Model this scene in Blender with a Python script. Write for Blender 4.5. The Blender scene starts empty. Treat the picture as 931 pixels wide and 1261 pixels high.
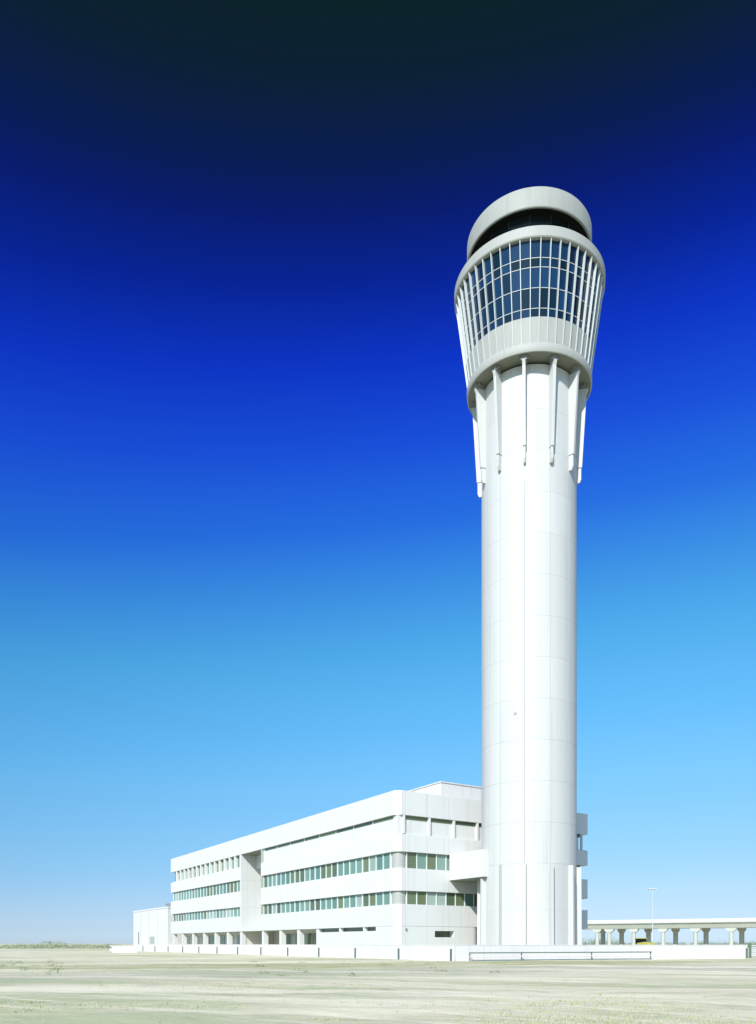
import bpy, bmesh, math, random
from mathutils import Vector, noise
R = math.radians
scene = bpy.context.scene
COL = scene.collection

# ------------------------------------------------------------------ camera
# horizon is low in the picture: level camera with a strongly raised (shifted) lens
FPX = 1000.0                                   # focal length in photo pixels (photo 931 wide)
cam = bpy.data.cameras.new('camera')
camo = bpy.data.objects.new('camera', cam)
COL.objects.link(camo)
camo.location = (0, 0, 1.7)
camo.rotation_euler = (R(90), 0, 0)
cam.sensor_fit = 'HORIZONTAL'
cam.sensor_width = 36
cam.lens = 36 * FPX / 931
cam.shift_y = (1162 - 630.5) / 931
cam.clip_start = 0.1
cam.clip_end = 9000
scene.camera = camo

# ------------------------------------------------------------------ light
SUN_AZ, SUN_EL = R(20), R(36.5)                  # azimuth: left of straight behind the camera
EXPO = 0.5
w = bpy.data.worlds.new('World')
scene.world = w
w.use_nodes = True
wt = w.node_tree
bg = wt.nodes['Background']
sky = wt.nodes.new('ShaderNodeTexSky')
sky.sky_type = 'NISHITA'
sky.sun_disc = False
sky.sun_elevation = SUN_EL
sky.sun_rotation = math.pi + SUN_AZ
sky.altitude = 0
sky.air_density = 1
sky.dust_density = 0.3
sky.ozone_density = 2
# polarised deep-blue sky: the Nishita sky is filtered by elevation, the same all the way round
tc = wt.nodes.new('ShaderNodeTexCoord')
sep = wt.nodes.new('ShaderNodeSeparateXYZ')
ramp = wt.nodes.new('ShaderNodeValToRGB')
mul = wt.nodes.new('ShaderNodeMix')
mul.data_type = 'RGBA'
mul.blend_type = 'MULTIPLY'
mul.inputs[0].default_value = 1
wt.links.new(tc.outputs['Generated'], sep.inputs[0])
SDIR = Vector((-math.sin(SUN_AZ) * math.cos(SUN_EL), -math.cos(SUN_AZ) * math.cos(SUN_EL), math.sin(SUN_EL)))
POL = .42                                      # skylight is deepest at right angles to the sun (polarising filter)
def wm(op, a, b=None):
    n = wt.nodes.new('ShaderNodeMath')
    n.operation = op
    for i, q in enumerate((a, b)):
        if isinstance(q, (int, float)):
            n.inputs[i].default_value = q
        elif q is not None:
            wt.links.new(q, n.inputs[i])
    return n.outputs[0]
dt = wt.nodes.new('ShaderNodeVectorMath')
dt.operation = 'DOT_PRODUCT'
wt.links.new(tc.outputs['Generated'], dt.inputs[0])
dt.inputs[1].default_value = SDIR
d2 = wm('POWER', wm('ABSOLUTE', dt.outputs['Value']), 2)
def gmap(z, d):
    return (z - POL * d * d * min(1, max(0, z / .5)) + .6) / 1.6
fade = wm('MINIMUM', wm('MAXIMUM', wm('DIVIDE', sep.outputs[2], .5), 0), 1)      # haze hides it near the horizon
wt.links.new(wm('DIVIDE', wm('ADD', wm('SUBTRACT', sep.outputs[2], wm('MULTIPLY', wm('MULTIPLY', d2, fade), POL)), .6), 1.6), ramp.inputs[0])
SKY = [  # photo row, sky colour there (sRGB 0-255), plain Nishita there (linear, strength .05)
    (0, (13, 35, 42), (0.034, 0.057, 0.109)),
    (100, (13, 33, 55), (0.035, 0.06, 0.112)),
    (200, (11, 30, 84), (0.037, 0.063, 0.117)),
    (260, (9, 29, 110), (0.038, 0.065, 0.121)),
    (350, (9, 37, 150), (0.041, 0.069, 0.128)),
    (450, (14, 53, 196), (0.045, 0.076, 0.139)),
    (550, (25, 78, 214), (0.051, 0.086, 0.155)),
    (650, (38, 108, 220), (0.059, 0.1, 0.176)),
    (720, (56, 138, 222), (0.068, 0.115, 0.198)),
    (800, (76, 165, 228), (0.083, 0.137, 0.23)),
    (900, (100, 184, 244), (0.113, 0.182, 0.285)),
    (1000, (130, 200, 250), (0.173, 0.265, 0.36)),
    (1050, (148, 207, 250), (0.229, 0.327, 0.39)),
    (1080, (162, 212, 250), (0.278, 0.371, 0.395)),
    (1110, (180, 218, 249), (0.343, 0.411, 0.375)),
    (1130, (190, 221, 247), (0.388, 0.422, 0.342)),
    (1145, (196, 223, 245), (0.407, 0.409, 0.305)),
    (1156, (200, 224, 242), (0.395, 0.375, 0.269))]
def lin(c):
    c /= 255
    return c / 12.92 if c <= .04045 else ((c + .055) / 1.055) ** 2.4
BGS = 0.15
def fill(rmp, st):
    st.sort(key=lambda q: q[0])
    cr = rmp.color_ramp
    while len(cr.elements) < len(st):
        cr.elements.new(0.5)
    for e, (p, c) in zip(cr.elements, st):
        e.position = p
    for e, (p, c) in zip(cr.elements, st):
        e.color = (*c, 1)
tone, flat = [], []
for y, t_, b_ in SKY:
    dv = Vector((0, 1, (1162 - y) / FPX)).normalized()
    tone.append((gmap(dv.z, dv.dot(SDIR)), [lin(t_[i]) / 2 ** EXPO for i in range(3)]))
    flat.append((dv.z, [.05 / (b_[i] * BGS) for i in range(3)]))
fill(ramp, tone)
ramp2 = wt.nodes.new('ShaderNodeValToRGB')
fill(ramp2, flat)
mul2 = wt.nodes.new('ShaderNodeMix')
mul2.data_type = 'RGBA'
mul2.blend_type = 'MULTIPLY'
mul2.inputs[0].default_value = 1
wt.links.new(sep.outputs[2], ramp2.inputs[0])
wt.links.new(sky.outputs[0], mul2.inputs[6])
wt.links.new(ramp2.outputs[0], mul2.inputs[7])
wt.links.new(mul2.outputs[2], mul.inputs[6])
wt.links.new(ramp.outputs[0], mul.inputs[7])
wt.links.new(mul.outputs[2], bg.inputs[0])
bg.inputs[1].default_value = BGS

sl = bpy.data.lights.new('sun', 'SUN')
sl.energy = 4.2
sl.angle = R(0.53)
sl.color = (1, 0.965, 0.91)
so = bpy.data.objects.new('sun', sl)
COL.objects.link(so)
sdir = Vector((-math.sin(SUN_AZ) * math.cos(SUN_EL), -math.cos(SUN_AZ) * math.cos(SUN_EL), math.sin(SUN_EL)))
so.rotation_euler = sdir.to_track_quat('Z', 'Y').to_euler()
so.location = sdir * 300
scene.view_settings.view_transform = 'Standard'
scene.view_settings.look = 'None'
scene.view_settings.gamma = 1
scene.view_settings.use_curve_mapping = False
scene.view_settings.exposure = EXPO

# ------------------------------------------------------------------ materials
def new_mat(name):
    m = bpy.data.materials.new(name)
    m.use_nodes = True
    return m, m.node_tree, m.node_tree.nodes['Principled BSDF']

def paint(name, col, var=.06, rough=.6, scale=.6, streak=True, bump=.02, spec=.3, joints=False):
    """painted or bare concrete: fine grain, rain streaks running down, slight patchiness"""
    m, t, b = new_mat(name)
    tc = t.nodes.new('ShaderNodeTexCoord')
    mp = t.nodes.new('ShaderNodeMapping')
    geo = t.nodes.new('ShaderNodeNewGeometry')
    mp.inputs['Scale'].default_value = (1, 1, .12 if streak else 1)
    t.links.new(geo.outputs['Position'], mp.inputs[0])
    n1 = t.nodes.new('ShaderNodeTexNoise')
    n1.inputs['Scale'].default_value = scale
    n1.inputs['Detail'].default_value = 6
    t.links.new(mp.outputs[0], n1.inputs['Vector'])
    oi = t.nodes.new('ShaderNodeObjectInfo')
    mx = t.nodes.new('ShaderNodeMix')
    mx.data_type = 'RGBA'
    mx.inputs[6].default_value = (*[c * (1 - var) for c in col], 1)
    mx.inputs[7].default_value = (*[min(.9, c * (1 + var)) for c in col], 1)
    ad = t.nodes.new('ShaderNodeMath')
    ad.operation = 'MULTIPLY_ADD'
    t.links.new(oi.outputs['Random'], ad.inputs[0])
    ad.inputs[1].default_value = .25
    t.links.new(n1.outputs[0], ad.inputs[2])
    sb = t.nodes.new('ShaderNodeMath')
    sb.operation = 'SUBTRACT'
    sb.use_clamp = True
    t.links.new(ad.outputs[0], sb.inputs[0])
    sb.inputs[1].default_value = .125
    t.links.new(sb.outputs[0], mx.inputs[0])
    out = mx.outputs[2]
    def m2(op, a, c=None):
        n = t.nodes.new('ShaderNodeMath')
        n.operation = op
        for i, q in enumerate((a, c)):
            if isinstance(q, (int, float)):
                n.inputs[i].default_value = q
            elif q is not None:
                t.links.new(q, n.inputs[i])
        return n.outputs[0]
    def blend(f, a, c):
        n = t.nodes.new('ShaderNodeMix')
        n.data_type = 'RGBA'
        t.links.new(f, n.inputs[0])
        t.links.new(a, n.inputs[6])
        n.inputs[7].default_value = (*c, 1)
        return n.outputs[2]
    if streak:                                   # narrow rain streaks
        mq = t.nodes.new('ShaderNodeMapping')
        mq.inputs['Scale'].default_value = (2.2, 2.2, .05)
        t.links.new(geo.outputs['Position'], mq.inputs[0])
        nq = t.nodes.new('ShaderNodeTexNoise')
        nq.inputs['Scale'].default_value = 1
        nq.inputs['Detail'].default_value = 5
        t.links.new(mq.outputs[0], nq.inputs['Vector'])
        mr = t.nodes.new('ShaderNodeMapRange')
        mr.inputs[1].default_value = .56
        mr.inputs[2].default_value = .78
        mr.inputs[4].default_value = .5
        t.links.new(nq.outputs[0], mr.inputs[0])
        out = blend(mr.outputs[0], out, [q * .74 for q in col])
    if joints:                                   # hairline joints between cladding panels
        for ux, uy, pit in ((.861, .509, 3.4), (.509, -.861, 3.4)):
            vd = t.nodes.new('ShaderNodeVectorMath')
            vd.operation = 'DOT_PRODUCT'
            t.links.new(geo.outputs['Position'], vd.inputs[0])
            vd.inputs[1].default_value = (ux, uy, 0)
            fr = m2('FRACT', m2('DIVIDE', m2('ADD', vd.outputs['Value'], 1000.37), pit))
            ln = m2('MULTIPLY', m2('LESS_THAN', fr, .016), .38)
            out = blend(ln, out, [q * .45 for q in col])
    t.links.new(out, b.inputs['Base Color'])
    n2 = t.nodes.new('ShaderNodeTexNoise')
    n2.inputs['Scale'].default_value = 9
    t.links.new(geo.outputs['Position'], n2.inputs['Vector'])
    bp = t.nodes.new('ShaderNodeBump')
    bp.inputs['Strength'].default_value = .25
    bp.inputs['Distance'].default_value = bump
    t.links.new(n2.outputs[0], bp.inputs['Height'])
    t.links.new(bp.outputs[0], b.inputs['Normal'])
    b.inputs['Roughness'].default_value = rough
    b.inputs['Specular IOR Level'].default_value = spec
    return m

def glass(name, c0, c1, rough=.06, ior=1.6, wav=.004):
    """window glass seen from outside: dark tinted body, mirror-like surface, each pane its own tone"""
    m, t, b = new_mat(name)
    oi = t.nodes.new('ShaderNodeObjectInfo')
    mx = t.nodes.new('ShaderNodeMix')
    mx.data_type = 'RGBA'
    mx.inputs[6].default_value = (*c0, 1)
    mx.inputs[7].default_value = (*c1, 1)
    t.links.new(oi.outputs['Random'], mx.inputs[0])
    t.links.new(mx.outputs[2], b.inputs['Base Color'])
    b.inputs['Roughness'].default_value = rough
    b.inputs['IOR'].default_value = ior
    geo = t.nodes.new('ShaderNodeNewGeometry')
    n = t.nodes.new('ShaderNodeTexNoise')
    n.inputs['Scale'].default_value = .8
    t.links.new(geo.outputs['Position'], n.inputs['Vector'])
    bp = t.nodes.new('ShaderNodeBump')
    bp.inputs['Strength'].default_value = .3
    bp.inputs['Distance'].default_value = wav
    t.links.new(n.outputs[0], bp.inputs['Height'])
    t.links.new(bp.outputs[0], b.inputs['Normal'])
    return m

M = {
    'tower': paint('tower_concrete', (.49, .495, .475), .08, scale=.35),
    'fin': paint('fin_metal', (.47, .51, .505), .04, rough=.45),
    'drum': paint('drum_panel', (.30, .315, .28), .06, scale=.5),
    'spandrel': paint('spandrel_panel', (.345, .355, .325), .05),
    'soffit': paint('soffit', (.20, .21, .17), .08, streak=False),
    'joint': paint('joint_sealant', (.30, .32, .33), .05, streak=False),
    'dark': paint('dark_metal', (.03, .035, .033), .1, rough=.5, streak=False),
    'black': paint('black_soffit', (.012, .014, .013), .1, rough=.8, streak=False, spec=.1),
    'bracket': paint('bracket_metal', (.22, .23, .22), .1, rough=.5, streak=False),
    'white': paint('white_wall', (.595, .595, .575), .05, scale=.25, joints=True),
    'wall2': paint('annex_wall', (.60, .60, .59), .05, scale=.25, joints=True),
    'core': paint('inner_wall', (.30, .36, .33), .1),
    'mullion': paint('window_bar', (.62, .66, .64), .05, rough=.4),
    'fence': paint('fence_panel', (.61, .59, .585), .06, scale=.5),
    'post': paint('post_metal', (.10, .13, .13), .1, rough=.45, streak=False),
    'rail': paint('green_rail', (.12, .17, .13), .1, rough=.45, streak=False),
    'concrete': paint('viaduct_concrete', (.43, .44, .39), .1, scale=.4),
    'galv': paint('galvanised', (.55, .58, .6), .06, rough=.4),
    'yellow': paint('machine_yellow', (.44, .42, .09), .08, rough=.4, streak=False),
    'tyre': paint('tyre_rubber', (.03, .03, .03), .1, rough=.9, streak=False),
    'block': paint('block_wall', (.62, .61, .56), .08, scale=.6),
    'cab': glass('cab_glass', (.008, .012, .014), (.015, .02, .022), ior=1.2),
    'head': glass('head_glass', (.003, .009, .016), (.008, .034, .095), ior=1.36),
    'green': glass('ribbon_glass', (.09, .185, .15), (.17, .28, .225), ior=1.65),
    'blind': glass('ribbon_glass_blind', (.20, .29, .25), (.33, .40, .35), ior=1.5),
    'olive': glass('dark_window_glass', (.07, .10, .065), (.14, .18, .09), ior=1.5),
}

# ------------------------------------------------------------------ mesh helpers
class MB:
    def __init__(s):
        s.v, s.f = [], []
    def add(s, vs, fs):
        n = len(s.v)
        s.v += [tuple(v) for v in vs]
        s.f += [tuple(i + n for i in f) for f in fs]
    def prism(s, pts, z0, z1):
        """vertical prism over a counter-clockwise outline"""
        k = len(pts)
        s.add([(x, y, z0) for x, y in pts] + [(x, y, z1) for x, y in pts],
              [tuple(reversed(range(k))), tuple(range(k, 2 * k))] +
              [(i, (i + 1) % k, k + (i + 1) % k, k + i) for i in range(k)])
    def box(s, x0, x1, y0, y1, z0, z1):
        s.prism([(x0, y0), (x1, y0), (x1, y1), (x0, y1)], z0, z1)
    def lathe(s, prof, n=96, a0=0, a1=2 * math.pi):
        """surface of revolution, profile = [(r, z)...] from outside bottom round; closed loop of profile"""
        full = abs(a1 - a0 - 2 * math.pi) < 1e-6
        m = n if full else n + 1
        k = len(prof)
        vs = []
        for i in range(m):
            a = a0 + (a1 - a0) * i / n
            vs += [(r * math.sin(a), -r * math.cos(a), z) for r, z in prof]
        fs = []
        for i in range(n):
            j = (i + 1) % m
            for q in range(k):
                q2 = (q + 1) % k
                fs.append((i * k + q, j * k + q, j * k + q2, i * k + q2))
        if not full:
            fs.append(tuple(reversed(range(k))))
            fs.append(tuple((m - 1) * k + q for q in range(k)))
        s.add(vs, fs)
    def tube(s, p, q, r0, r1=None, n=10):
        r1 = r0 if r1 is None else r1
        p, q = Vector(p), Vector(q)
        d = (q - p).normalized()
        u = d.orthogonal().normalized()
        v = d.cross(u)
        vs = []
        for c, r in ((p, r0), (q, r1)):
            for i in range(n):
                a = 2 * math.pi * i / n
                vs.append(c + u * (r * math.cos(a)) + v * (r * math.sin(a)))
        s.add(vs, [(i, (i + 1) % n, n + (i + 1) % n, n + i) for i in range(n)] +
              [tuple(reversed(range(n))), tuple(range(n, 2 * n))])
    def mesh(s, name, smooth=None):
        me = bpy.data.meshes.new(name)
        me.from_pydata(s.v, [], s.f)
        bm = bmesh.new()
        bm.from_mesh(me)
        bmesh.ops.recalc_face_normals(bm, faces=bm.faces)
        if smooth is not None:
            for f in bm.faces:
                f.smooth = True
            for e in bm.edges:
                e.smooth = len(e.link_faces) == 2 and e.calc_face_angle(0) < R(smooth)
        bm.to_mesh(me)
        bm.free()
        return me
    def build(s, name, mat, parent=None, smooth=None, bevel=0):
        return obj(name, s.mesh(name, smooth), mat, parent, bevel)

def obj(name, me, mat, parent=None, bevel=0):
    o = bpy.data.objects.new(name, me)
    if mat is not None:
        if len(me.materials) == 0:
            me.materials.append(M[mat] if isinstance(mat, str) else mat)
    COL.objects.link(o)
    o.parent = parent
    if bevel:
        b = o.modifiers.new('bevel', 'BEVEL')
        b.width = bevel
        b.segments = 2
        b.limit_method = 'ANGLE'
    return o

def thing(name, loc, label, cat, group=None, rz=0):
    o = bpy.data.objects.new(name, None)
    o.empty_display_size = .5
    COL.objects.link(o)
    o.location = loc
    o.rotation_euler.z = rz
    return tag(o, label, cat, group)

def tag(o, label=None, cat=None, group=None, kind=None):
    for k, v in (('label', label), ('category', cat), ('group', group), ('kind', kind)):
        if v:
            o[k] = v
    return o

def spin(name, me, mat, parent, ang, bevel=0):
    o = obj(name, me, mat, parent, bevel)
    o.rotation_euler.z = ang
    return o

# ------------------------------------------------------------------ ground
FC = Vector((7.4, 78.6))                         # corner of the white fence
UF = Vector((-.509, .861)).normalized()          # fence run along the long facade
UR = Vector((.917, .399)).normalized()           # fence run past the tower
NF = Vector((-UF.y, UF.x))                       # towards the field, left run
NR = Vector((UR.y, -UR.x))                       # towards the field, right run

def field(x, y):
    """metres in front of the fence (positive = open field)"""
    p = Vector((x, y)) - FC
    return max(p.dot(NF), p.dot(NR))

def ground_z(x, y):
    d = field(x, y)
    k = min(1, max(0, (d - 1.5) / 8))
    k *= 1 / (1 + max(0, math.hypot(x, y) - 120) / 60)
    z = .10 * noise.noise((x * .11, y * .11, 3)) + .05 * noise.noise((x * .4, y * .4, 7)) + .022 * noise.noise((x * 1.6, y * 1.6, 1))
    return z * k

def axis(lim0, lim1, step, grow):
    out = [0]
    s = step
    while out[-1] < lim1:
        out.append(out[-1] + s)
        s *= grow
    neg = [0]
    s = step
    while neg[-1] > lim0:
        neg.append(neg[-1] - s)
        s *= grow
    return sorted(set(neg + out))

xs = axis(-3000, 3000, .45, 1.028)
ys = [18 + v for v in axis(-400, 6000, .3, 1.024)]
gv = [(x, y, ground_z(x, y)) for y in ys for x in xs]
nx = len(xs)
gf = [(j * nx + i, j * nx + i + 1, (j + 1) * nx + i + 1, (j + 1) * nx + i) for j in range(len(ys) - 1) for i in range(nx - 1)]
gm = bpy.data.meshes.new('ground')
gm.from_pydata(gv, [], gf)
for p in gm.polygons:
    p.use_smooth = True

m, t, b = new_mat('sandy_field')
geo = t.nodes.new('ShaderNodeNewGeometry')
def nz(scale, detail=5, sx=1, sy=1, rough=.55, dist=0):
    mp = t.nodes.new('ShaderNodeMapping')
    mp.inputs['Scale'].default_value = (sx, sy, 1)
    t.links.new(geo.outputs['Position'], mp.inputs[0])
    n = t.nodes.new('ShaderNodeTexNoise')
    n.inputs['Scale'].default_value = scale
    n.inputs['Detail'].default_value = detail
    n.inputs['Roughness'].default_value = rough
    n.inputs['Distortion'].default_value = dist
    t.links.new(mp.outputs[0], n.inputs['Vector'])
    return n.outputs[0]
def step(val, lo, hi):
    r = t.nodes.new('ShaderNodeMapRange')
    r.interpolation_type = 'SMOOTHSTEP'
    r.inputs[1].default_value = lo
    r.inputs[2].default_value = hi
    t.links.new(val, r.inputs[0])
    return r.outputs[0]
def mth(op, a, b_):
    n = t.nodes.new('ShaderNodeMath')
    n.operation = op
    for i, q in enumerate((a, b_)):
        if isinstance(q, (int, float)):
            n.inputs[i].default_value = q
        else:
            t.links.new(q, n.inputs[i])
    return n.outputs[0]
def mix(f, a, b_):
    n = t.nodes.new('ShaderNodeMix')
    n.data_type = 'RGBA'
    for i, q in ((0, f), (6, a), (7, b_)):
        if isinstance(q, tuple):
            n.inputs[i].default_value = (*q, 1)
        elif isinstance(q, (int, float)):
            n.inputs[i].default_value = q
        else:
            t.links.new(q, n.inputs[i])
    return n.outputs[2]
sx_ = t.nodes.new('ShaderNodeSeparateXYZ')
t.links.new(geo.outputs['Position'], sx_.inputs[0])
# distance in front of the right-hand fence run, with a wandering edge
dR = mth('ADD', mth('MULTIPLY', mth('SUBTRACT', sx_.outputs[0], FC.x), NR.x), mth('MULTIPLY', mth('SUBTRACT', sx_.outputs[1], FC.y), NR.y))
dR = mth('ADD', dR, mth('MULTIPLY', mth('SUBTRACT', nz(.09, 3), .5), 9))
sand = mix(step(nz(.06, 6, .6, 1), .35, .65), (.55, .51, .335), (.68, .635, .45))
sand = mix(mth('MULTIPLY', step(nz(.8, 7), .45, .75), .55), sand, (.38, .36, .27))
grass = mix(step(nz(1.3, 6), .3, .7), (.31, .35, .19), (.46, .46, .28))
patch = step(nz(.075, 8, .5, 1.1, .62, .8), .44, .58)
col = mix(mth('MULTIPLY', patch, .8), sand, grass)
verge = mth('MULTIPLY', step(dR, .5, 2.5), mth('SUBTRACT', 1, step(dR, 13, 17)))
col = mix(mth('MULTIPLY', verge, .85), col, mix(step(nz(.5, 6), .35, .65), (.30, .31, .14), (.42, .40, .22)))
track = mth('MULTIPLY', step(dR, 18, 22), mth('SUBTRACT', 1, step(dR, 27, 33)))
col = mix(mth('MULTIPLY', track, .55), col, mix(step(nz(.35, 6), .35, .65), (.34, .34, .26), (.43, .41, .32)))
# pairs of wheel tracks curving over the field
wv = t.nodes.new('ShaderNodeTexWave')
wv.wave_type = 'RINGS'
wv.rings_direction = 'Z'
mpw = t.nodes.new('ShaderNodeMapping')
mpw.inputs['Location'].default_value = (46, 26, 0)
t.links.new(geo.outputs['Position'], mpw.inputs[0])
t.links.new(mpw.outputs[0], wv.inputs['Vector'])
wv.inputs['Scale'].default_value = .16
wv.inputs['Distortion'].default_value = 2.2
wv.inputs['Detail'].default_value = 3
wv.inputs['Detail Scale'].default_value = .35
rut = mth('MULTIPLY', step(wv.outputs['Fac'], .86, .99), step(nz(.05, 3), .42, .56))
col = mix(mth('MULTIPLY', rut, .6), col, (.66, .60, .46))
ctr = t.nodes.new('ShaderNodeVectorMath')
ctr.operation = 'SUBTRACT'
t.links.new(geo.outputs['Position'], ctr.inputs[0])
ctr.inputs[1].default_value = (-30, -45, 0)
sc = t.nodes.new('ShaderNodeSeparateXYZ')
t.links.new(ctr.outputs[0], sc.inputs[0])
rr = mth('POWER', mth('ADD', mth('MULTIPLY', sc.outputs[0], sc.outputs[0]), mth('MULTIPLY', sc.outputs[1], sc.outputs[1])), .5)
th = mth('ARCTAN2', sc.outputs[1], sc.outputs[0])
cb_ = t.nodes.new('ShaderNodeCombineXYZ')
t.links.new(mth('MULTIPLY', rr, .26), cb_.inputs[0])
t.links.new(mth('MULTIPLY', th, 3.2), cb_.inputs[1])
sn = t.nodes.new('ShaderNodeTexNoise')
sn.inputs['Scale'].default_value = 1
sn.inputs['Detail'].default_value = 3.5
sn.inputs['Roughness'].default_value = .6
t.links.new(cb_.outputs[0], sn.inputs['Vector'])
col = mix(mth('MULTIPLY', step(sn.outputs[0], .48, .66), .85), col, (.735, .69, .505))
col = mix(mth('MULTIPLY', mth('SUBTRACT', 1, step(sn.outputs[0], .33, .48)), .65), col, (.36, .41, .23))
speck = step(nz(5, 6, 1, 1, .7), .58, .72)
col = mix(mth('MULTIPLY', speck, .3), col, (.24, .24, .15))
t.links.new(col, b.inputs['Base Color'])
b.inputs['Roughness'].default_value = .95
b.inputs['Specular IOR Level'].default_value = .1
bp = t.nodes.new('ShaderNodeBump')
bp.inputs['Strength'].default_value = .7
bp.inputs['Distance'].default_value = .06
t.links.new(mth('ADD', nz(2.2, 8), mth('MULTIPLY', rut, -.4)), bp.inputs['Height'])
t.links.new(bp.outputs[0], b.inputs['Normal'])
tag(obj('ground', gm, m), kind='structure')

# ------------------------------------------------------------------ control tower
TX, TY = 18.55, 100.0
tw = thing('control_tower', (TX, TY, 0),
           'tall white cylindrical airport control tower with flared glazed head and overhanging round roof', 'control tower')
RS = 5.75
RIB0 = R(-15.0)
# shaft: a core with precast rings of panels standing on it, thin joints between
c = MB(); c.lathe([(RS - .06, 0), (RS - .06, 69.0), (RS - .5, 69.0), (RS - .5, 0)], 96)
c.build('shaft_core', 'joint', tw, smooth=30)
levels = [0.0, 5.6, 11.05] + [11.05 + 4.8 * k for k in range(1, 13)]
levels[-1] = 69.0
for i in range(len(levels) - 1):
    z0, z1 = levels[i], levels[i + 1] - .014
    half = math.pi / 12
    gap = .012 / RS
    pm = MB(); pm.lathe([(RS, z0), (RS, z1), (RS - .055, z1), (RS - .055, z0)], 8, gap, 2 * half - gap)
    me = pm.mesh('shaft_panel', 30)
    for k in range(12):
        o = spin('shaft_panel', me, 'tower', tw, RIB0 + k * 2 * half)
# the deep vertical movement joint that shows as a dark line up the shaft
j = MB(); j.box(-.05, .05, -RS - .012, -RS + .04, 11.05, 55.5)
spin('movement_joint', j.mesh('movement_joint'), 'joint', tw, RIB0 - R(.2))
# vent in the shaft
v = MB(); v.tube((0, -RS + .1, 28.6), (0, -RS - .06, 28.6), .17, .17, 14)
spin('vent', v.mesh('vent'), 'joint', tw, R(-26))
# ribs round the foot and under the head
foot_rib = MB()
foot_rib.add([(-.2, -RS + .05, 0), (.2, -RS + .05, 0), (.17, -6.36, 0), (-.17, -6.36, 0),
              (-.2, -RS + .05, 10.95), (.2, -RS + .05, 10.95), (.17, -6.30, 10.95), (-.17, -6.30, 10.95)],
             [(0, 1, 2, 3), (7, 6, 5, 4), (0, 3, 7, 4), (1, 5, 6, 2), (3, 2, 6, 7), (0, 4, 5, 1)])
foot_me = foot_rib.mesh('base_rib')
up = MB()
prof = [(RS - .05, 59.3), (6.38, 59.3), (6.92, 68.2), (7.12, 68.75), (RS - .05, 68.75)]
k = len(prof)
up.add([(-.18, -r, z) for r, z in prof] + [(.18, -r, z) for r, z in prof],
       [tuple(range(k)), tuple(reversed(range(k, 2 * k)))] + [(i, (i + 1) % k, k + (i + 1) % k, k + i) for i in range(k)])
up_me = up.mesh('head_rib')
ft = MB()
prof = [(RS - .05, 57.5), (6.1, 57.5), (6.28, 57.9), (6.28, 59.22), (RS - .05, 59.22)]
k = len(prof)
ft.add([(-.13, -r, z) for r, z in prof] + [(.13, -r, z) for r, z in prof],
       [tuple(range(k)), tuple(reversed(range(k, 2 * k)))] + [(i, (i + 1) % k, k + (i + 1) % k, k + i) for i in range(k)])
ft_me = ft.mesh('rib_shoe')
br = MB(); br.box(-.34, .34, -7.05, -6.2, 68.78, 69.28); br.box(-.55, .55, -6.9, -6.55, 69.02, 69.29)
br_me = br.mesh('bracket')
for q in range(12):
    a = RIB0 + q * math.pi / 6
    spin('base_rib', foot_me, 'tower', tw, a)
    rb = spin('head_rib', up_me, 'tower', tw, a, .02)
    obj('rib_shoe', ft_me, 'tower', rb)
    obj('bracket', br_me, 'bracket', rb)
# head: soffit, lower ring, spandrel panels, glazing, fins, upper ring, cab, roof drum
def rad(z):                                     # outer edge of the fins
    return 7.46 + (z - 70.2) * (8.95 - 7.46) / (80.9 - 70.2)
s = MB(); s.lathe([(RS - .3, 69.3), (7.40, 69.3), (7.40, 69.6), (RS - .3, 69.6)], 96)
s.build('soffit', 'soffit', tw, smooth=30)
s = MB(); s.lathe([(7.36, 69.22), (7.50, 69.22), (7.56, 69.35), (7.58, 70.05), (7.5, 70.22), (6.8, 70.22), (6.8, 69.65), (7.36, 69.65)], 96)
s.build('lower_ring', 'spandrel', tw, smooth=30)
s = MB(); s.lathe([(rad(70.2) - .75, 70.2), (rad(80.9) - .75, 81.0), (5, 81.0), (5, 70.2)], 96)
s.build('head_core', 'dark', tw, smooth=30)
NFIN = 48
DA = 2 * math.pi / NFIN
FIN0 = R(-9.2)
def panel(z0, z1, off, th=.06, half=.5, w_=.03):
    b_ = MB()
    a = DA * half
    vs = []
    for z, o_ in ((z0, off), (z1, off)):
        for o2 in (0, th):
            r = rad(z) - o_ - o2
            for sg in (-1, 1):
                vs.append((sg * (r * math.sin(a) - w_), -r * math.cos(a), z))
    b_.add(vs, [(0, 1, 5, 4), (2, 6, 7, 3), (0, 2, 3, 1), (4, 5, 7, 6), (0, 4, 6, 2), (1, 3, 7, 5)])
    return b_
ROWS = [73.0, 73.95, 76.05, 78.15, 79.1, 80.9]
pane_me = [panel(ROWS[i] + .03, ROWS[i + 1] - .03, .34).mesh('glass_pane') for i in range(5)]
span_me = panel(70.22, 72.98, .12, .3).mesh('spandrel_panel')
bar_me = []
for z in ROWS[1:-1]:
    b_ = panel(z - .028, z + .028, .27, .13, .5, .0)
    bar_me.append(b_.mesh('glazing_bar'))
fin = MB()
fv = []
for z, d0 in ((70.22, .16), (73.0, .32), (80.9, .32)):
    for r, t_ in ((rad(z), .042), (rad(z) - d0, .042)):
        fv += [(-t_, -r, z), (t_, -r, z)]
ff = []
for L in (0, 4):
    ff += [(L, L + 1, L + 5, L + 4), (L + 3, L + 2, L + 6, L + 7), (L + 1, L + 3, L + 7, L + 5), (L + 2, L, L + 4, L + 6)]
ff += [(0, 2, 3, 1), (8, 9, 11, 10)]
fin.add(fv, ff)
fin_me = fin.mesh('fin')
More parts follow.
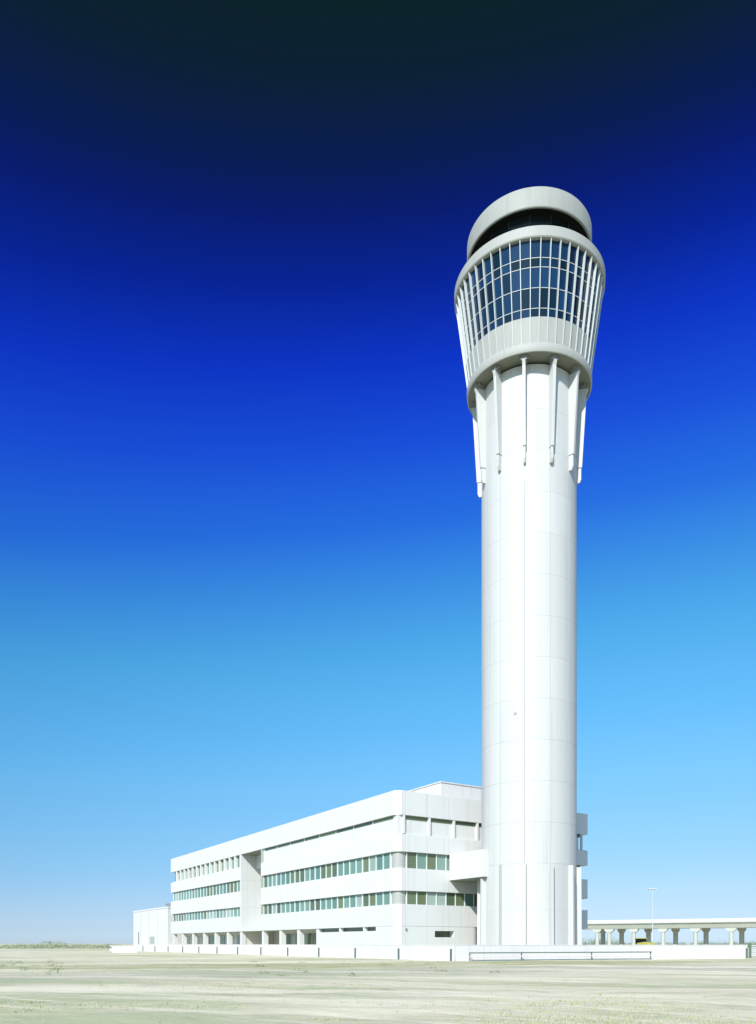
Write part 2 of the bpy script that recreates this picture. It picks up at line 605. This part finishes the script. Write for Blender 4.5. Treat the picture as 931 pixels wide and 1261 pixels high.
for q in range(NFIN):
    a = FIN0 + q * DA
    spin('fin', fin_me, 'fin', tw, a)
    spin('spandrel_panel', span_me, 'spandrel', tw, a + DA / 2)
    for i in range(5):
        spin('glass_pane', pane_me[i], 'head', tw, a + DA / 2)
    for me in bar_me:
        spin('glazing_bar', me, 'fin', tw, a + DA / 2)
s = MB(); s.lathe([(8.3, 80.93), (9.0, 80.93), (9.08, 81.05), (9.12, 82.05), (9.02, 82.2), (8.7, 82.2), (8.7, 81.4), (8.3, 81.4)], 120)
s.build('upper_ring', 'spandrel', tw, smooth=30)
s = MB(); s.lathe([(5, 81.35), (8.72, 81.35), (8.72, 81.6), (5, 81.6)], 96)
s.build('gallery_floor', 'dark', tw, smooth=30)  # dark colour chosen to keep bounced light off the roof soffit above
NC = 16
cab = thing
for q in range(NC):
    a = FIN0 + q * 2 * math.pi / NC
    h = math.pi / NC
    b_ = MB()
    vs = []
    for z, r in ((81.62, 5.7), (85.75, 6.4)):
        for o2 in (0, .06):
            for sg in (-1, 1):
                vs.append((sg * ((r - o2) * math.sin(h) - .04), -(r - o2) * math.cos(h), z))
    b_.add(vs, [(0, 1, 5, 4), (2, 6, 7, 3), (0, 2, 3, 1), (4, 5, 7, 6), (0, 4, 6, 2), (1, 3, 7, 5)])
    spin('cab_pane', b_.mesh('cab_pane'), 'cab', tw, a + h)
    p = MB(); p.tube((0, -5.66, 81.62), (0, -6.36, 85.75), .06, .06, 6)
    spin('cab_post', p.mesh('cab_post'), 'dark', tw, a)
s = MB(); s.lathe([(4.5, 81.6), (5.5, 81.6), (6.1, 85.8), (4.5, 85.8)], 64)
s.build('cab_interior', 'dark', tw, smooth=30)
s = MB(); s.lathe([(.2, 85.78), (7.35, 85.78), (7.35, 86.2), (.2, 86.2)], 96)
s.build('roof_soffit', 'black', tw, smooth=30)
s = MB(); s.lathe([(7.3, 85.62), (7.48, 85.62), (7.54, 85.72), (7.54, 87.85), (7.46, 88.0), (7.0, 88.02), (7.0, 87.3), (7.3, 87.3)], 120)
s.build('roof_drum', 'drum', tw, smooth=30)
s = MB(); s.lathe([(.1, 87.1), (7.1, 87.1), (7.1, 87.3), (.1, 87.4)], 96)
s.build('roof_deck', 'drum', tw, smooth=30)

# ------------------------------------------------------------------ office building
BX, BY = 2.28, 99.0
UL = Vector((-.592, 1)).normalized()             # along the long facade, away from the corner
UB = Vector((1.492, 1)).normalized()             # along the short facade, away from the corner
def P(a, b_):
    q = UL * a + UB * b_
    return (q.x, q.y)
def abox(mb, a0, a1, b0, b1, z0, z1):
    mb.prism([P(a0, b0), P(a0, b1), P(a1, b1), P(a1, b0)], z0, z1)
def apoly(mb, ab, z0, z1):
    mb.prism([P(a, b_) for a, b_ in ab], z0, z1)
def part(name, mat, parent, boxes, bevel=0):
    mb = MB()
    for bx in boxes:
        abox(mb, *bx)
    return mb.build(name, mat, parent, bevel=bevel)

LA, LB = 95.0, 33.9
S0, S1, SD = 43.0, 52.2, 6.5                     # the tall slot in the long facade
CH = .75                                         # corner chamfer
ob = thing('office_building', (BX, BY, 0),
           'long white four-storey office building with ribbon windows behind the control tower', 'building')
def outline(slot=True, i=0.0, e=None):
    """plan of a floor band, i = set back from the facades"""
    e = i if e is None else e
    pts = [(i, CH + i * .6), (i, LB - e), (LA - e, LB - e), (LA - e, i)]
    if slot:
        pts += [(S1 + i, i), (S1 + i, SD), (S0 - i, SD), (S0 - i, i)]
    pts += [(CH + i * .6, i)]
    return pts
def band(name, mat, z0, z1, slot=True, i=0.0, e=None, bevel=.03):
    mb = MB(); apoly(mb, outline(slot, i, e), z0, z1)
    return mb.build(name, mat, ob, bevel=bevel)
band('roof_fascia', 'white', 17.5, 20.5, slot=False)
band('spandrel_band', 'white', 13.0, 15.15)
band('spandrel_band', 'white', 8.2, 11.0)
band('spandrel_band', 'white', 3.85, 6.55)
mb = MB(); apoly(mb, outline(True, .95, 1.1), .0, 3.85)
gf_core = None
# cores behind the windows of each storey
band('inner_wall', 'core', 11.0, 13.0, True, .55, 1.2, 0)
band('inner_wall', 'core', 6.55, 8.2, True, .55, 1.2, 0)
# top storey: plain recessed wall right of the slot and round the corner, windows left of it
part('upper_wall', 'white', ob, [(.32, S0 - .02, .32, 3, 15.15, 17.5), (.32, LA - 1.0, 3.0, LB - 1.6, 15.15, 17.5)])
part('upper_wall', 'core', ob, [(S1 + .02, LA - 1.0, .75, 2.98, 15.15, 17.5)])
part('sill_course', 'white', ob, [(CH + .6, S0 - .02, .05, .31, 15.15, 15.22), (.05, .31, CH + .6, LB - .3, 15.15, 15.22)])
for b_ in [1.15 + 3.95 * q for q in range(9)]:
    if b_ < LB:
        part('loggia_column', 'white', ob, [(.03, .31, b_ - .15, b_ + .15, 15.23, 17.5)])
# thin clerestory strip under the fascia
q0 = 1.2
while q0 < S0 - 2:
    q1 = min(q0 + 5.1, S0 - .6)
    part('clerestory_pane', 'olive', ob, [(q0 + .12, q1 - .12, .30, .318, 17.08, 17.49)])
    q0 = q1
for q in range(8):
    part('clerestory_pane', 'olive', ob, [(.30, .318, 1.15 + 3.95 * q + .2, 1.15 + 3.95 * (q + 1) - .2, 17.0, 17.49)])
# slot: lining walls and the slab over the ground floor; soffit, back and near wall darkened against bounced light
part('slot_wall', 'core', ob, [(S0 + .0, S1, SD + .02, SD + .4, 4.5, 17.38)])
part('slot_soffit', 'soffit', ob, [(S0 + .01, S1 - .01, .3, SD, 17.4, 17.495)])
part('slot_wall', 'white', ob, [(S1 + .01, S1 + .5, .02, SD - .02, 15.15, 17.5), (S1 + .01, S1 + .5, .02, SD - .02, 11.0, 13.0),
                               (S1 + .01, S1 + .5, .02, SD - .02, 6.55, 8.2), (S1 + .01, S1 + .5, .3, SD - .02, 0, 3.85)])
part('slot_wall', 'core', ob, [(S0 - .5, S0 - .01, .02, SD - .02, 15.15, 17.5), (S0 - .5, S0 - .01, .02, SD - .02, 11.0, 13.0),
                               (S0 - .5, S0 - .01, .02, SD - .02, 6.55, 8.2)])  # unseen near side, dark only to keep bounce off the far wall
part('slot_slab', 'white', ob, [(S0 + .01, S1 - .01, .06, SD - .02, 3.86, 4.5)])

random.seed(5)
def pane(a0, a1, b0, b1, z0, z1, mat):
    return part('window_pane', mat, ob, [(a0, a1, b0, b1, z0, z1)])
def ribbon_long(a0, a1, z0, z1, pitch, dark=.3):
    n = round((a1 - a0) / pitch)
    d = (a1 - a0) / n
    run = 0
    for q in range(n):
        if run <= 0:
            mat = random.choices(['green', 'blind', 'olive'], [.68, .16, .16])[0]
            run = random.choice([1, 1, 2, 3])
        run -= 1
        pane(a0 + q * d + .05, a0 + (q + 1) * d - .05, .36, .42, z0 + .04, z1 - .04, mat)
    for q in range(n + 1):
        x = a0 + q * d
        wd = .11 if q % 4 else .2
        part('window_bar', 'mullion', ob, [(x - wd / 2, x + wd / 2, .24, .5, z0, z1)])
def ribbon_short(b0, b1, z0, z1, pitch):
    n = round((b1 - b0) / pitch)
    d = (b1 - b0) / n
    for q in range(n):
        mat = random.choices(['green', 'blind', 'olive'], [.25, .15, .6])[0]
        pane(.36, .42, b0 + q * d + .05, b0 + (q + 1) * d - .05, z0 + .04, z1 - .04, mat)
    for q in range(n + 1):
        x = b0 + q * d
        part('window_bar', 'mullion', ob, [(.24, .5, x - .05, x + .05, z0, z1)])
for z0, z1 in ((11.0, 13.0), (6.55, 8.2)):
    ribbon_long(1.9, S0 - .6, z0, z1, 1.75)
    ribbon_long(S1 + .6, LA - 1.0, z0, z1, 1.9)
    ribbon_short(1.7, LB - 1.3, z0, z1, 1.55)
    p = MB()
    cx, cy = P(1.15, 1.1)
    p.tube((cx, cy, z0), (cx, cy, z1), .85, .85, 28)
    p.build('corner_column', 'spandrel', ob, smooth=40)
# top-storey windows left of the slot, with white fins between
nW = 15
dW = (LA - 1.2 - S1 - .5) / nW
for q in range(nW):
    a = S1 + .5 + q * dW
    pane(a + .3, a + dW - .3, .55, .61, 15.3, 17.42, random.choice(['green', 'olive', 'green']))
    part('window_pier', 'white', ob, [(a - .3, a + .3, .06, .74, 15.15, 17.5)])
part('window_sill', 'white', ob, [(S1 + .51, LA - 1.2, .1, .74, 15.151, 15.3)])

# ground floor: porch with columns, closed wall with a clerestory slot near the corner
part('porch_back_wall', 'white', ob, [(22.2, S0 - .5, 3.2, 3.6, 0, 3.85)])
part('porch_back_wall', 'white', ob, [(S1 + .5, LA - 1, 3.2, 3.6, 0, 3.85)])
part('porch_back_wall', 'white', ob, [(S0 - .5, S1 + .5, SD + .02, SD + .4, 0, 3.85)])
for a0, a1 in ((22.4, S0 - .7), (S1 + .7, LA - 1.2)):
    n = round((a1 - a0) / 2.3)
    d = (a1 - a0) / n
    for q in range(n):
        if random.random() < .72:
            pane(a0 + q * d + .12, a0 + (q + 1) * d - .12, 3.12, 3.19, .9, 3.3, random.choice(['green', 'olive', 'blind']))
for a in (21.9, 28.5, 35.2, 42.4, 52.5, 59.2, 66.0, 72.8, 79.8, 86.8, 93.6):
    part('porch_column', 'white', ob, [(a - .42, a + .42, .12, .95, 0, 3.84)])
part('ground_wall', 'white', ob, [(5.1, 21.5, .03, .4, 0, 3.32)])
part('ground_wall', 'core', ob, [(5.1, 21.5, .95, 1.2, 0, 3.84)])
for a in (8.2, 14.9):
    part('slot_post', 'white', ob, [(a - .2, a + .2, .05, .6, 3.32, 3.84)])
mb = MB()
apoly(mb, [(.03, CH), (.03, 5.9), (1.2, 5.9), (1.2, 1.2), (5.08, 1.2), (5.08, .03), (CH, .03)], 0, 3.84)
mb.build('ground_wall', 'white', ob)
# window opening cut in the ground-floor wall of the short facade
part('ground_wall', 'white', ob, [(.03, 1.2, 5.9, 9.0, 0, 2.5), (.03, 1.2, 5.9, 9.0, 3.3, 3.84)])
part('ground_wall', 'white', ob, [(.03, 1.2, 9.0, 11.6, 0, 3.84)])
mb = MB()
pts = [(.03, 11.6), (.03, 12.2)] + [(.03 + 1.3 * (1 - math.cos(q * math.pi / 12)), 12.2 + 1.3 * math.sin(q * math.pi / 12)) for q in range(1, 7)] + [(2.2, 13.5), (2.2, 11.6)]
apoly(mb, pts, 0, 3.84)
mb.build('rounded_wall_end', 'white', ob, smooth=40)
part('ground_wall', 'white', ob, [(2.2, 2.6, 13.5, LB - 1, 0, 3.84)])
pane(1.02, 1.08, 5.95, 8.95, 2.5, 3.3, 'olive')
part('wall_lamp', 'bracket', ob, [(-.12, .03, 1.3, 1.5, 3.35, 3.6)])
# roof penthouse
part('penthouse', 'white', ob, [(6, 26, 11.2, 26, 19.5, 23.6)], .05)
part('penthouse_coping', 'white', ob, [(5.9, 26.1, 11.1, 26.1, 23.6, 23.78)], .03)
# bridge from the third floor to the tower
part('link_bridge', 'white', ob, [(-7.0, -.02, 8.2, 12.4, 9.75, 13.05)], .03)
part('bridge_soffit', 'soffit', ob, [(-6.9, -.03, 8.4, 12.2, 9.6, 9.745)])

# ------------------------------------------------------------------ annex
ax = thing('annex_building', (BX, BY, 0), 'low plain white annex building past the far end of the office building', 'building')
part('wall', 'wall2', ax, [(98, 129, 0.2, 16, 0, 9.75)])
part('coping', 'white', ax, [(97.9, 129.1, .1, 16.1, 9.75, 10.1)], .03)
for a in (106, 114, 121.5):
    part('panel_joint', 'spandrel', ax, [(a - .09, a + .09, .16, .22, 0, 9.74)])
part('downpipe', 'bracket', ax, [(123.2, 123.5, -.02, .19, 0, 4.6)])
part('doorway', 'spandrel', ax, [(109, 113, .12, .25, 0, 3.4)])
part('roof_unit', 'bracket', ax, [(98.4, 103.4, 1.2, 4, 10.1, 10.95)], .05)

# ------------------------------------------------------------------ white fence in two runs, dark posts
def fence(name, start, u, n, nr, length, pw, label, posts, h=1.52):
    f = thing(name, (start.x, start.y, 0), label, 'fence')
    ang = math.atan2(u.y, u.x)
    f.rotation_euler.z = ang
    # local x along the run; field side is local -y or +y
    sgn = 1 if Vector((-u.y, u.x)).dot(nr) > 0 else -1
    k = int(length / pw)
    pm = MB(); pm.box(.012, pw - .012, -.05, .05, -.12, h)
    rb_ = MB()
    me = pm.mesh('fence_panel')
    cp = MB(); cp.box(.004, pw - .004, -.075, .075, h + .001, h + .06)
    cm = cp.mesh('coping')
    for q in range(k):
        o = obj('fence_panel', me, 'fence', f)
        o.location.x = q * pw
        o2 = obj('coping', cm, 'white', o)
    po = MB(); po.box(-.085, .085, sgn * .055 if sgn > 0 else -.2, .2 if sgn > 0 else -.055, -.1, 1.18)
    pme = po.mesh('post')
    for x in posts:
        o = obj('post', pme, 'post', f, .015)
        o.location.x = x
    return f
fence('panel_fence', FC, UF, NF, NF, 122, 3.2, 'long low white panel fence with dark posts before the office building', [.4 + 9.6 * q for q in range(13)])
fence('panel_fence', FC + UR * .12, UR, NR, NR, 38.5, 3.2, 'low white panel fence running past the foot of the control tower', [38.2])
# guard rail in front of the right-hand run
gr = thing('guard_rail', tuple(FC + UR * 1.2 + NR * .8) + (0,), 'dark pipe guard rail with short posts in front of the white fence', 'guard rail')
gr.rotation_euler.z = math.atan2(UR.y, UR.x)
r_ = MB(); r_.tube((0, 0, .80), (22.5, 0, .80), .055, .055, 8); r_.build('rail', 'rail', gr, smooth=40)
r_ = MB(); r_.tube((0, 0, .42), (22.5, 0, .42), .04, .04, 8); r_.build('rail', 'fence', gr, smooth=40)
pm = MB(); pm.tube((0, .0, -.1), (0, .0, .86), .06, .06, 8); pme = pm.mesh('post', 40)
for x in (.1, 6.0, 14.6, 22.4):
    o = obj('post', pme, 'post', gr); o.location.x = x; o.location.y = .1
# slatted gate where the fence ends
gt = thing('slatted_gate', tuple(FC + UR * 39.0) + (0,), 'grey slatted metal gate at the end of the white fence', 'gate')
gt.rotation_euler.z = math.atan2(UR.y, UR.x)
pm = MB(); pm.box(-.1, .1, -.1, .1, -.1, 1.75); pme = pm.mesh('gate_post')
sm = MB(); sm.box(.12, 4.88, -.03, .03, 0, .13); sme = sm.mesh('slat')
for x in (0, 5.0):
    o = obj('gate_post', pme, 'rail', gt, .02); o.location.x = x
for q in range(6):
    o = obj('slat', sme, 'galv', gt); o.location.z = .25 + .23 * q

# short block wall past the fence
bw = thing('block_wall', (-49.8, 152, 0), 'short pale block wall standing alone on the open field', 'wall')
cw = MB(); cw.box(.01, .79, -.1, .1, 0, .385); cme = cw.mesh('block')
for r0 in range(3):
    for q in range(6):
        o = obj('block', cme, 'block', bw)
        o.location = (q * .8 - (0.0 if r0 % 2 == 0 else .4), 0, -.02 + r0 * .4)
cw = MB(); cw.box(-.42, 4.82, -.14, .14, 1.19, 1.3); cw.build('coping', 'white', bw)

# ------------------------------------------------------------------ viaduct
VA, VB = Vector((50, 279.0)), Vector((150, 216.0))
vu = (VB - VA).normalized()
vn = Vector((-vu.y, vu.x))                       # away from the camera
va = thing('viaduct', (VA.x, VA.y, 0), 'pale concrete road viaduct on rows of piers beyond the control tower', 'viaduct')
va.rotation_euler.z = math.atan2(vu.y, vu.x)
VL = (VB - VA).length
mb = MB(); mb.add([(x, y, z) for x in (0, VL) for y, z in ((.9, 6.5), (9.1, 6.5), (10, 8.1), (0, 8.1))],
                  [(0, 1, 2, 3), (7, 6, 5, 4), (0, 4, 5, 1), (1, 5, 6, 2), (2, 6, 7, 3), (3, 7, 4, 0)])
mb.build('girder', 'concrete', va)
mb = MB(); mb.box(0, VL, -.35, 10.35, 8.102, 8.45); mb.build('deck_slab', 'concrete', va)
seg = MB(); seg.box(.03, 7.97, -.33, -.08, 8.452, 9.3); sme = seg.mesh('parapet')
for q in range(int(VL / 8)):
    for yy in (0, 10.4):
        o = obj('parapet', sme, 'galv', va); o.location = (q * 8, yy, 0)
def along(px, off):
    """where the sight line through a photo column meets the pier row"""
    k = (px - 465) / FPX
    p0 = VA + vn * off
    s_ = (k * p0.y - p0.x) / (vu.x - k * vu.y)
    return s_
def pier(px, off, wd, cap):
    x = along(px, off)
    mb = MB(); mb.tube((x, off, -.1), (x, off, 5.6), wd, wd, 14)
    o = mb.build('pier', 'concrete', va, smooth=40)
    mb = MB()
    mb.add([(x + sx * a, off + sy * .7, z) for z, a in ((5.3, wd), (6.0, cap), (6.49, cap)) for sx, sy in ((-1, -1), (1, -1), (1, 1), (-1, 1))],
           [(3, 2, 1, 0), (8, 9, 10, 11)] + [(L + i, L + (i + 1) % 4, L + 4 + (i + 1) % 4, L + 4 + i) for L in (0, 4) for i in range(4)])
    mb.build('pier_cap', 'concrete', o)
for px in (735, 750, 780, 816, 856, 900, 946):
    pier(px, 1.7, .62, 1.5)
for px in (742, 765, 798, 831.5, 869, 913):
    pier(px, 8.3, .75, 1.2)

# lighting mast in front of the viaduct
lm = thing('light_mast', (338 / 1000 * 205, 205, 0), 'slender pale lighting mast rising above the viaduct', 'light mast')
mb = MB(); mb.tube((0, 0, -.1), (0, 0, 15.6), .10, .06, 10); mb.build('mast', 'galv', lm, smooth=40)
mb = MB(); mb.box(-.9, .9, -.05, .05, 15.3, 15.42); mb.build('crossarm', 'galv', lm)
mb = MB(); mb.box(-.24, .24, -.3, .12, 15.43, 15.72); me = mb.mesh('floodlight')
for x in (-.7, 0, .7):
    o = obj('floodlight', me, 'galv', lm); o.location.x = x

# yellow wheel loader parked behind the fence
wl = thing('wheel_loader', (40.2, 124, 0), 'yellow wheel loader parked behind the white fence below the viaduct', 'loader', rz=R(118))
wl.scale = (.85, .85, .85)
mb = MB(); mb.add([(x, y, z) for y in (-.85, .85) for x, z in ((-2.4, .8), (.3, .8), (.3, 2.1), (-1.4, 2.3), (-2.4, 2.1))],
                  [(0, 1, 2, 3, 4), (9, 8, 7, 6, 5)] + [(i, 5 + i, 5 + (i + 1) % 5, (i + 1) % 5) for i in range(5)])
mb.build('rear_body', 'yellow', wl, bevel=.06)
mb = MB(); mb.box(.32, 2.0, -.5, .5, .7, 1.35); mb.build('front_frame', 'yellow', wl, bevel=.05)
cb = MB(); cb.box(-.55, .75, -.7, .7, 1.92, 2.85); c_ = cb.build('cab', 'cab', wl, bevel=.05)
mb = MB(); mb.box(-.7, .9, -.8, .8, 2.86, 3.02); mb.build('cab_roof', 'yellow', c_, bevel=.04)
for yy in (-.55, .55):
    mb = MB(); mb.add([(x, y, z) for y in (yy - .1, yy + .1) for x, z in ((.8, 1.4), (.8, 1.75), (2.2, 1.55), (3.2, .6), (3.1, .35), (2.1, 1.2))],
                      [(0, 1, 2, 3, 4, 5), (11, 10, 9, 8, 7, 6)] + [(i, 6 + i, 6 + (i + 1) % 6, (i + 1) % 6) for i in range(6)])
    mb.build('lift_arm', 'yellow', wl)
mb = MB(); prof = [(3.0, .15), (3.9, .12), (3.95, .22), (3.2, .3), (3.05, .9), (3.35, 1.25), (3.25, 1.3), (2.9, .95)]
k = len(prof)
mb.add([(x, -1.25, z) for x, z in prof] + [(x, 1.25, z) for x, z in prof],
       [tuple(range(k)), tuple(reversed(range(k, 2 * k)))] + [(i, k + i, k + (i + 1) % k, (i + 1) % k) for i in range(k)])
mb.build('bucket', 'yellow', wl)
ty = MB(); ty.tube((0, -.28, 0), (0, .28, 0), .68, .68, 24); tme = ty.mesh('tyre', 40)
hb = MB(); hb.tube((0, -.3, 0), (0, .3, 0), .34, .34, 16); hme = hb.mesh('rim', 40)
for x in (-1.5, 1.4):
    for y in (-.95, .95):
        o = obj('wheel', tme, 'tyre', wl, .05); o.location = (x, y, .68)
        obj('rim', hme, 'yellow', o)

# ------------------------------------------------------------------ vegetation and loose stones
def leafmat(name, c0, c1):
    m, t, b = new_mat(name)
    geo = t.nodes.new('ShaderNodeNewGeometry')
    n = t.nodes.new('ShaderNodeTexNoise'); n.inputs['Scale'].default_value = .35; n.inputs['Detail'].default_value = 4
    t.links.new(geo.outputs['Position'], n.inputs['Vector'])
    mx = t.nodes.new('ShaderNodeMix'); mx.data_type = 'RGBA'
    mx.inputs[6].default_value = (*c0, 1); mx.inputs[7].default_value = (*c1, 1)
    t.links.new(n.outputs[0], mx.inputs[0])
    t.links.new(mx.outputs[2], b.inputs['Base Color'])
    b.inputs['Roughness'].default_value = .8
    b.inputs['Specular IOR Level'].default_value = .15
    return m
random.seed(11)
def scrub(name, spots, mat, kind='stuff'):
    v, f = [], []
    for x, y, r, h in spots:
        for _ in range(int(90 * r)):
            a, q = random.uniform(0, 6.283), random.random() ** .5
            zz = h * random.random() * (1 - .6 * q * q)
            c = Vector((x + r * q * math.cos(a), y + r * q * math.sin(a), zz))
            sz = random.uniform(.12, .34)
            n = len(v)
            for _k in range(3):
                v.append(tuple(c + Vector((random.uniform(-1, 1), random.uniform(-1, 1), random.uniform(-.8, .8))) * sz))
            f.append((n, n + 1, n + 2))
    me = bpy.data.meshes.new(name); me.from_pydata(v, [], f)
    o = obj(name, me, mat)
    return tag(o, kind=kind)
far = []
for _ in range(150):
    y = random.uniform(275, 330)
    px = random.uniform(-60, 150)
    x = (px - 465) / 1000 * y
    far.append((x, y, random.uniform(1.2, 3.2), random.uniform(.8, 1.9) + (1.3 if 52 < px < 76 else 0)))
tag(scrub('distant_scrub', far, leafmat('scrub_leaf', (.28, .32, .2), (.40, .43, .28))),
    'low green scrub along the far edge of the field', 'scrub')
und = []
for _ in range(190):
    y = random.uniform(330, 380)
    px = random.uniform(700, 960)
    und.append(((px - 465) / 1000 * y, y, random.uniform(1.2, 3), random.uniform(1.2, 3.2) + (1.8 if px < 762 else 0)))
tag(scrub('distant_scrub', und, leafmat('scrub_leaf_dark', (.13, .18, .08), (.26, .30, .14))),
    'low green scrub seen beneath the viaduct deck', 'scrub')

weeds = []
for _ in range(55):
    y = random.uniform(42, 75)
    px = random.uniform(-20, 75) if random.random() < .7 else random.uniform(300, 620)
    x = (px - 465) / 1000 * y
    if field(x, y) > 2:
        weeds.append((x, y, random.uniform(.15, .5), random.uniform(.08, .26)))
v, f = [], []
for x, y, r, h in weeds:
    z = ground_z(x, y)
    for _ in range(int(120 * r)):
        a, q = random.uniform(0, 6.283), random.random() ** .5
        c = Vector((x + r * q * math.cos(a), y + r * q * math.sin(a), z + h * random.random() * (1 - .6 * q * q)))
        n = len(v)
        for _k in range(3):
            v.append(tuple(c + Vector((random.uniform(-1, 1), random.uniform(-1, 1), random.uniform(-.8, .8))) * .06))
        f.append((n, n + 1, n + 2))
me = bpy.data.meshes.new('low_weeds'); me.from_pydata(v, [], f)
tag(obj('low_weeds', me, leafmat('weed_leaf', (.20, .24, .13), (.32, .34, .20))), 'small dark green weeds dotted over the field', 'weeds', kind='stuff')

# dry grass on the verge and in patches of the field
v, f = [], []
def tuft(x, y, s_, n_):
    z = ground_z(x, y) - .02
    for _ in range(n_):
        a = random.uniform(0, 6.283)
        l = s_ * random.uniform(.5, 1.2)
        bx_, by_ = x + random.uniform(-.12, .12), y + random.uniform(-.12, .12)
        wd = random.uniform(.008, .016)
        n = len(v)
        v.extend([(bx_ - wd * math.sin(a), by_ + wd * math.cos(a), z), (bx_ + wd * math.sin(a), by_ - wd * math.cos(a), z),
                  (bx_ + l * .5 * math.cos(a), by_ + l * .5 * math.sin(a), z + l)])
        f.append((n, n + 1, n + 2))
cnt = 0
while cnt < 5200:
    y = 15 + 68 * random.random() ** 1.6
    x = (random.uniform(-40, 971) - 465) / 1000 * y
    d = field(x, y)
    if d < .3:
        continue
    g = noise.noise((x * .09, y * .16, 5)) + .5 * noise.noise((x * .5, y * .5, 2))
    dr = (Vector((x, y)) - FC).dot(NR)
    if 1 < dr < 14:
        g += .55
    if g < .10 + random.random() * .9:
        continue
    tuft(x, y, random.uniform(.03, .085), 7)
    cnt += 1
me = bpy.data.meshes.new('dry_grass'); me.from_pydata(v, [], f)
tag(obj('dry_grass', me, leafmat('dry_grass_blade', (.30, .34, .16), (.48, .45, .27))), 'thin dry grass growing in patches on the sandy field', 'grass', kind='stuff')
# loose stones
v, f = [], []
for _ in range(1500):
    y = 15 + 60 * random.random() ** 1.8
    x = (random.uniform(-40, 971) - 465) / 1000 * y
    if field(x, y) < .5:
        continue
    s_ = .010 + .028 * random.random() ** 3
    z = ground_z(x, y)
    n = len(v)
    for dx, dy, dz in ((1, 0, 0), (0, 1, 0), (-1, 0, 0), (0, -1, 0), (.2, .1, .8), (0, 0, -.5)):
        v.append((x + dx * s_ * random.uniform(.7, 1.4), y + dy * s_ * random.uniform(.7, 1.4), z + dz * s_))
    f += [(n, n + 1, n + 4), (n + 1, n + 2, n + 4), (n + 2, n + 3, n + 4), (n + 3, n, n + 4),
          (n + 1, n, n + 5), (n + 2, n + 1, n + 5), (n + 3, n + 2, n + 5), (n, n + 3, n + 5)]
me = bpy.data.meshes.new('loose_stones'); me.from_pydata(v, [], f)
tag(obj('loose_stones', me, leafmat('stone', (.30, .27, .20), (.46, .42, .32))), 'small loose stones strewn over the field', 'stones', kind='stuff')
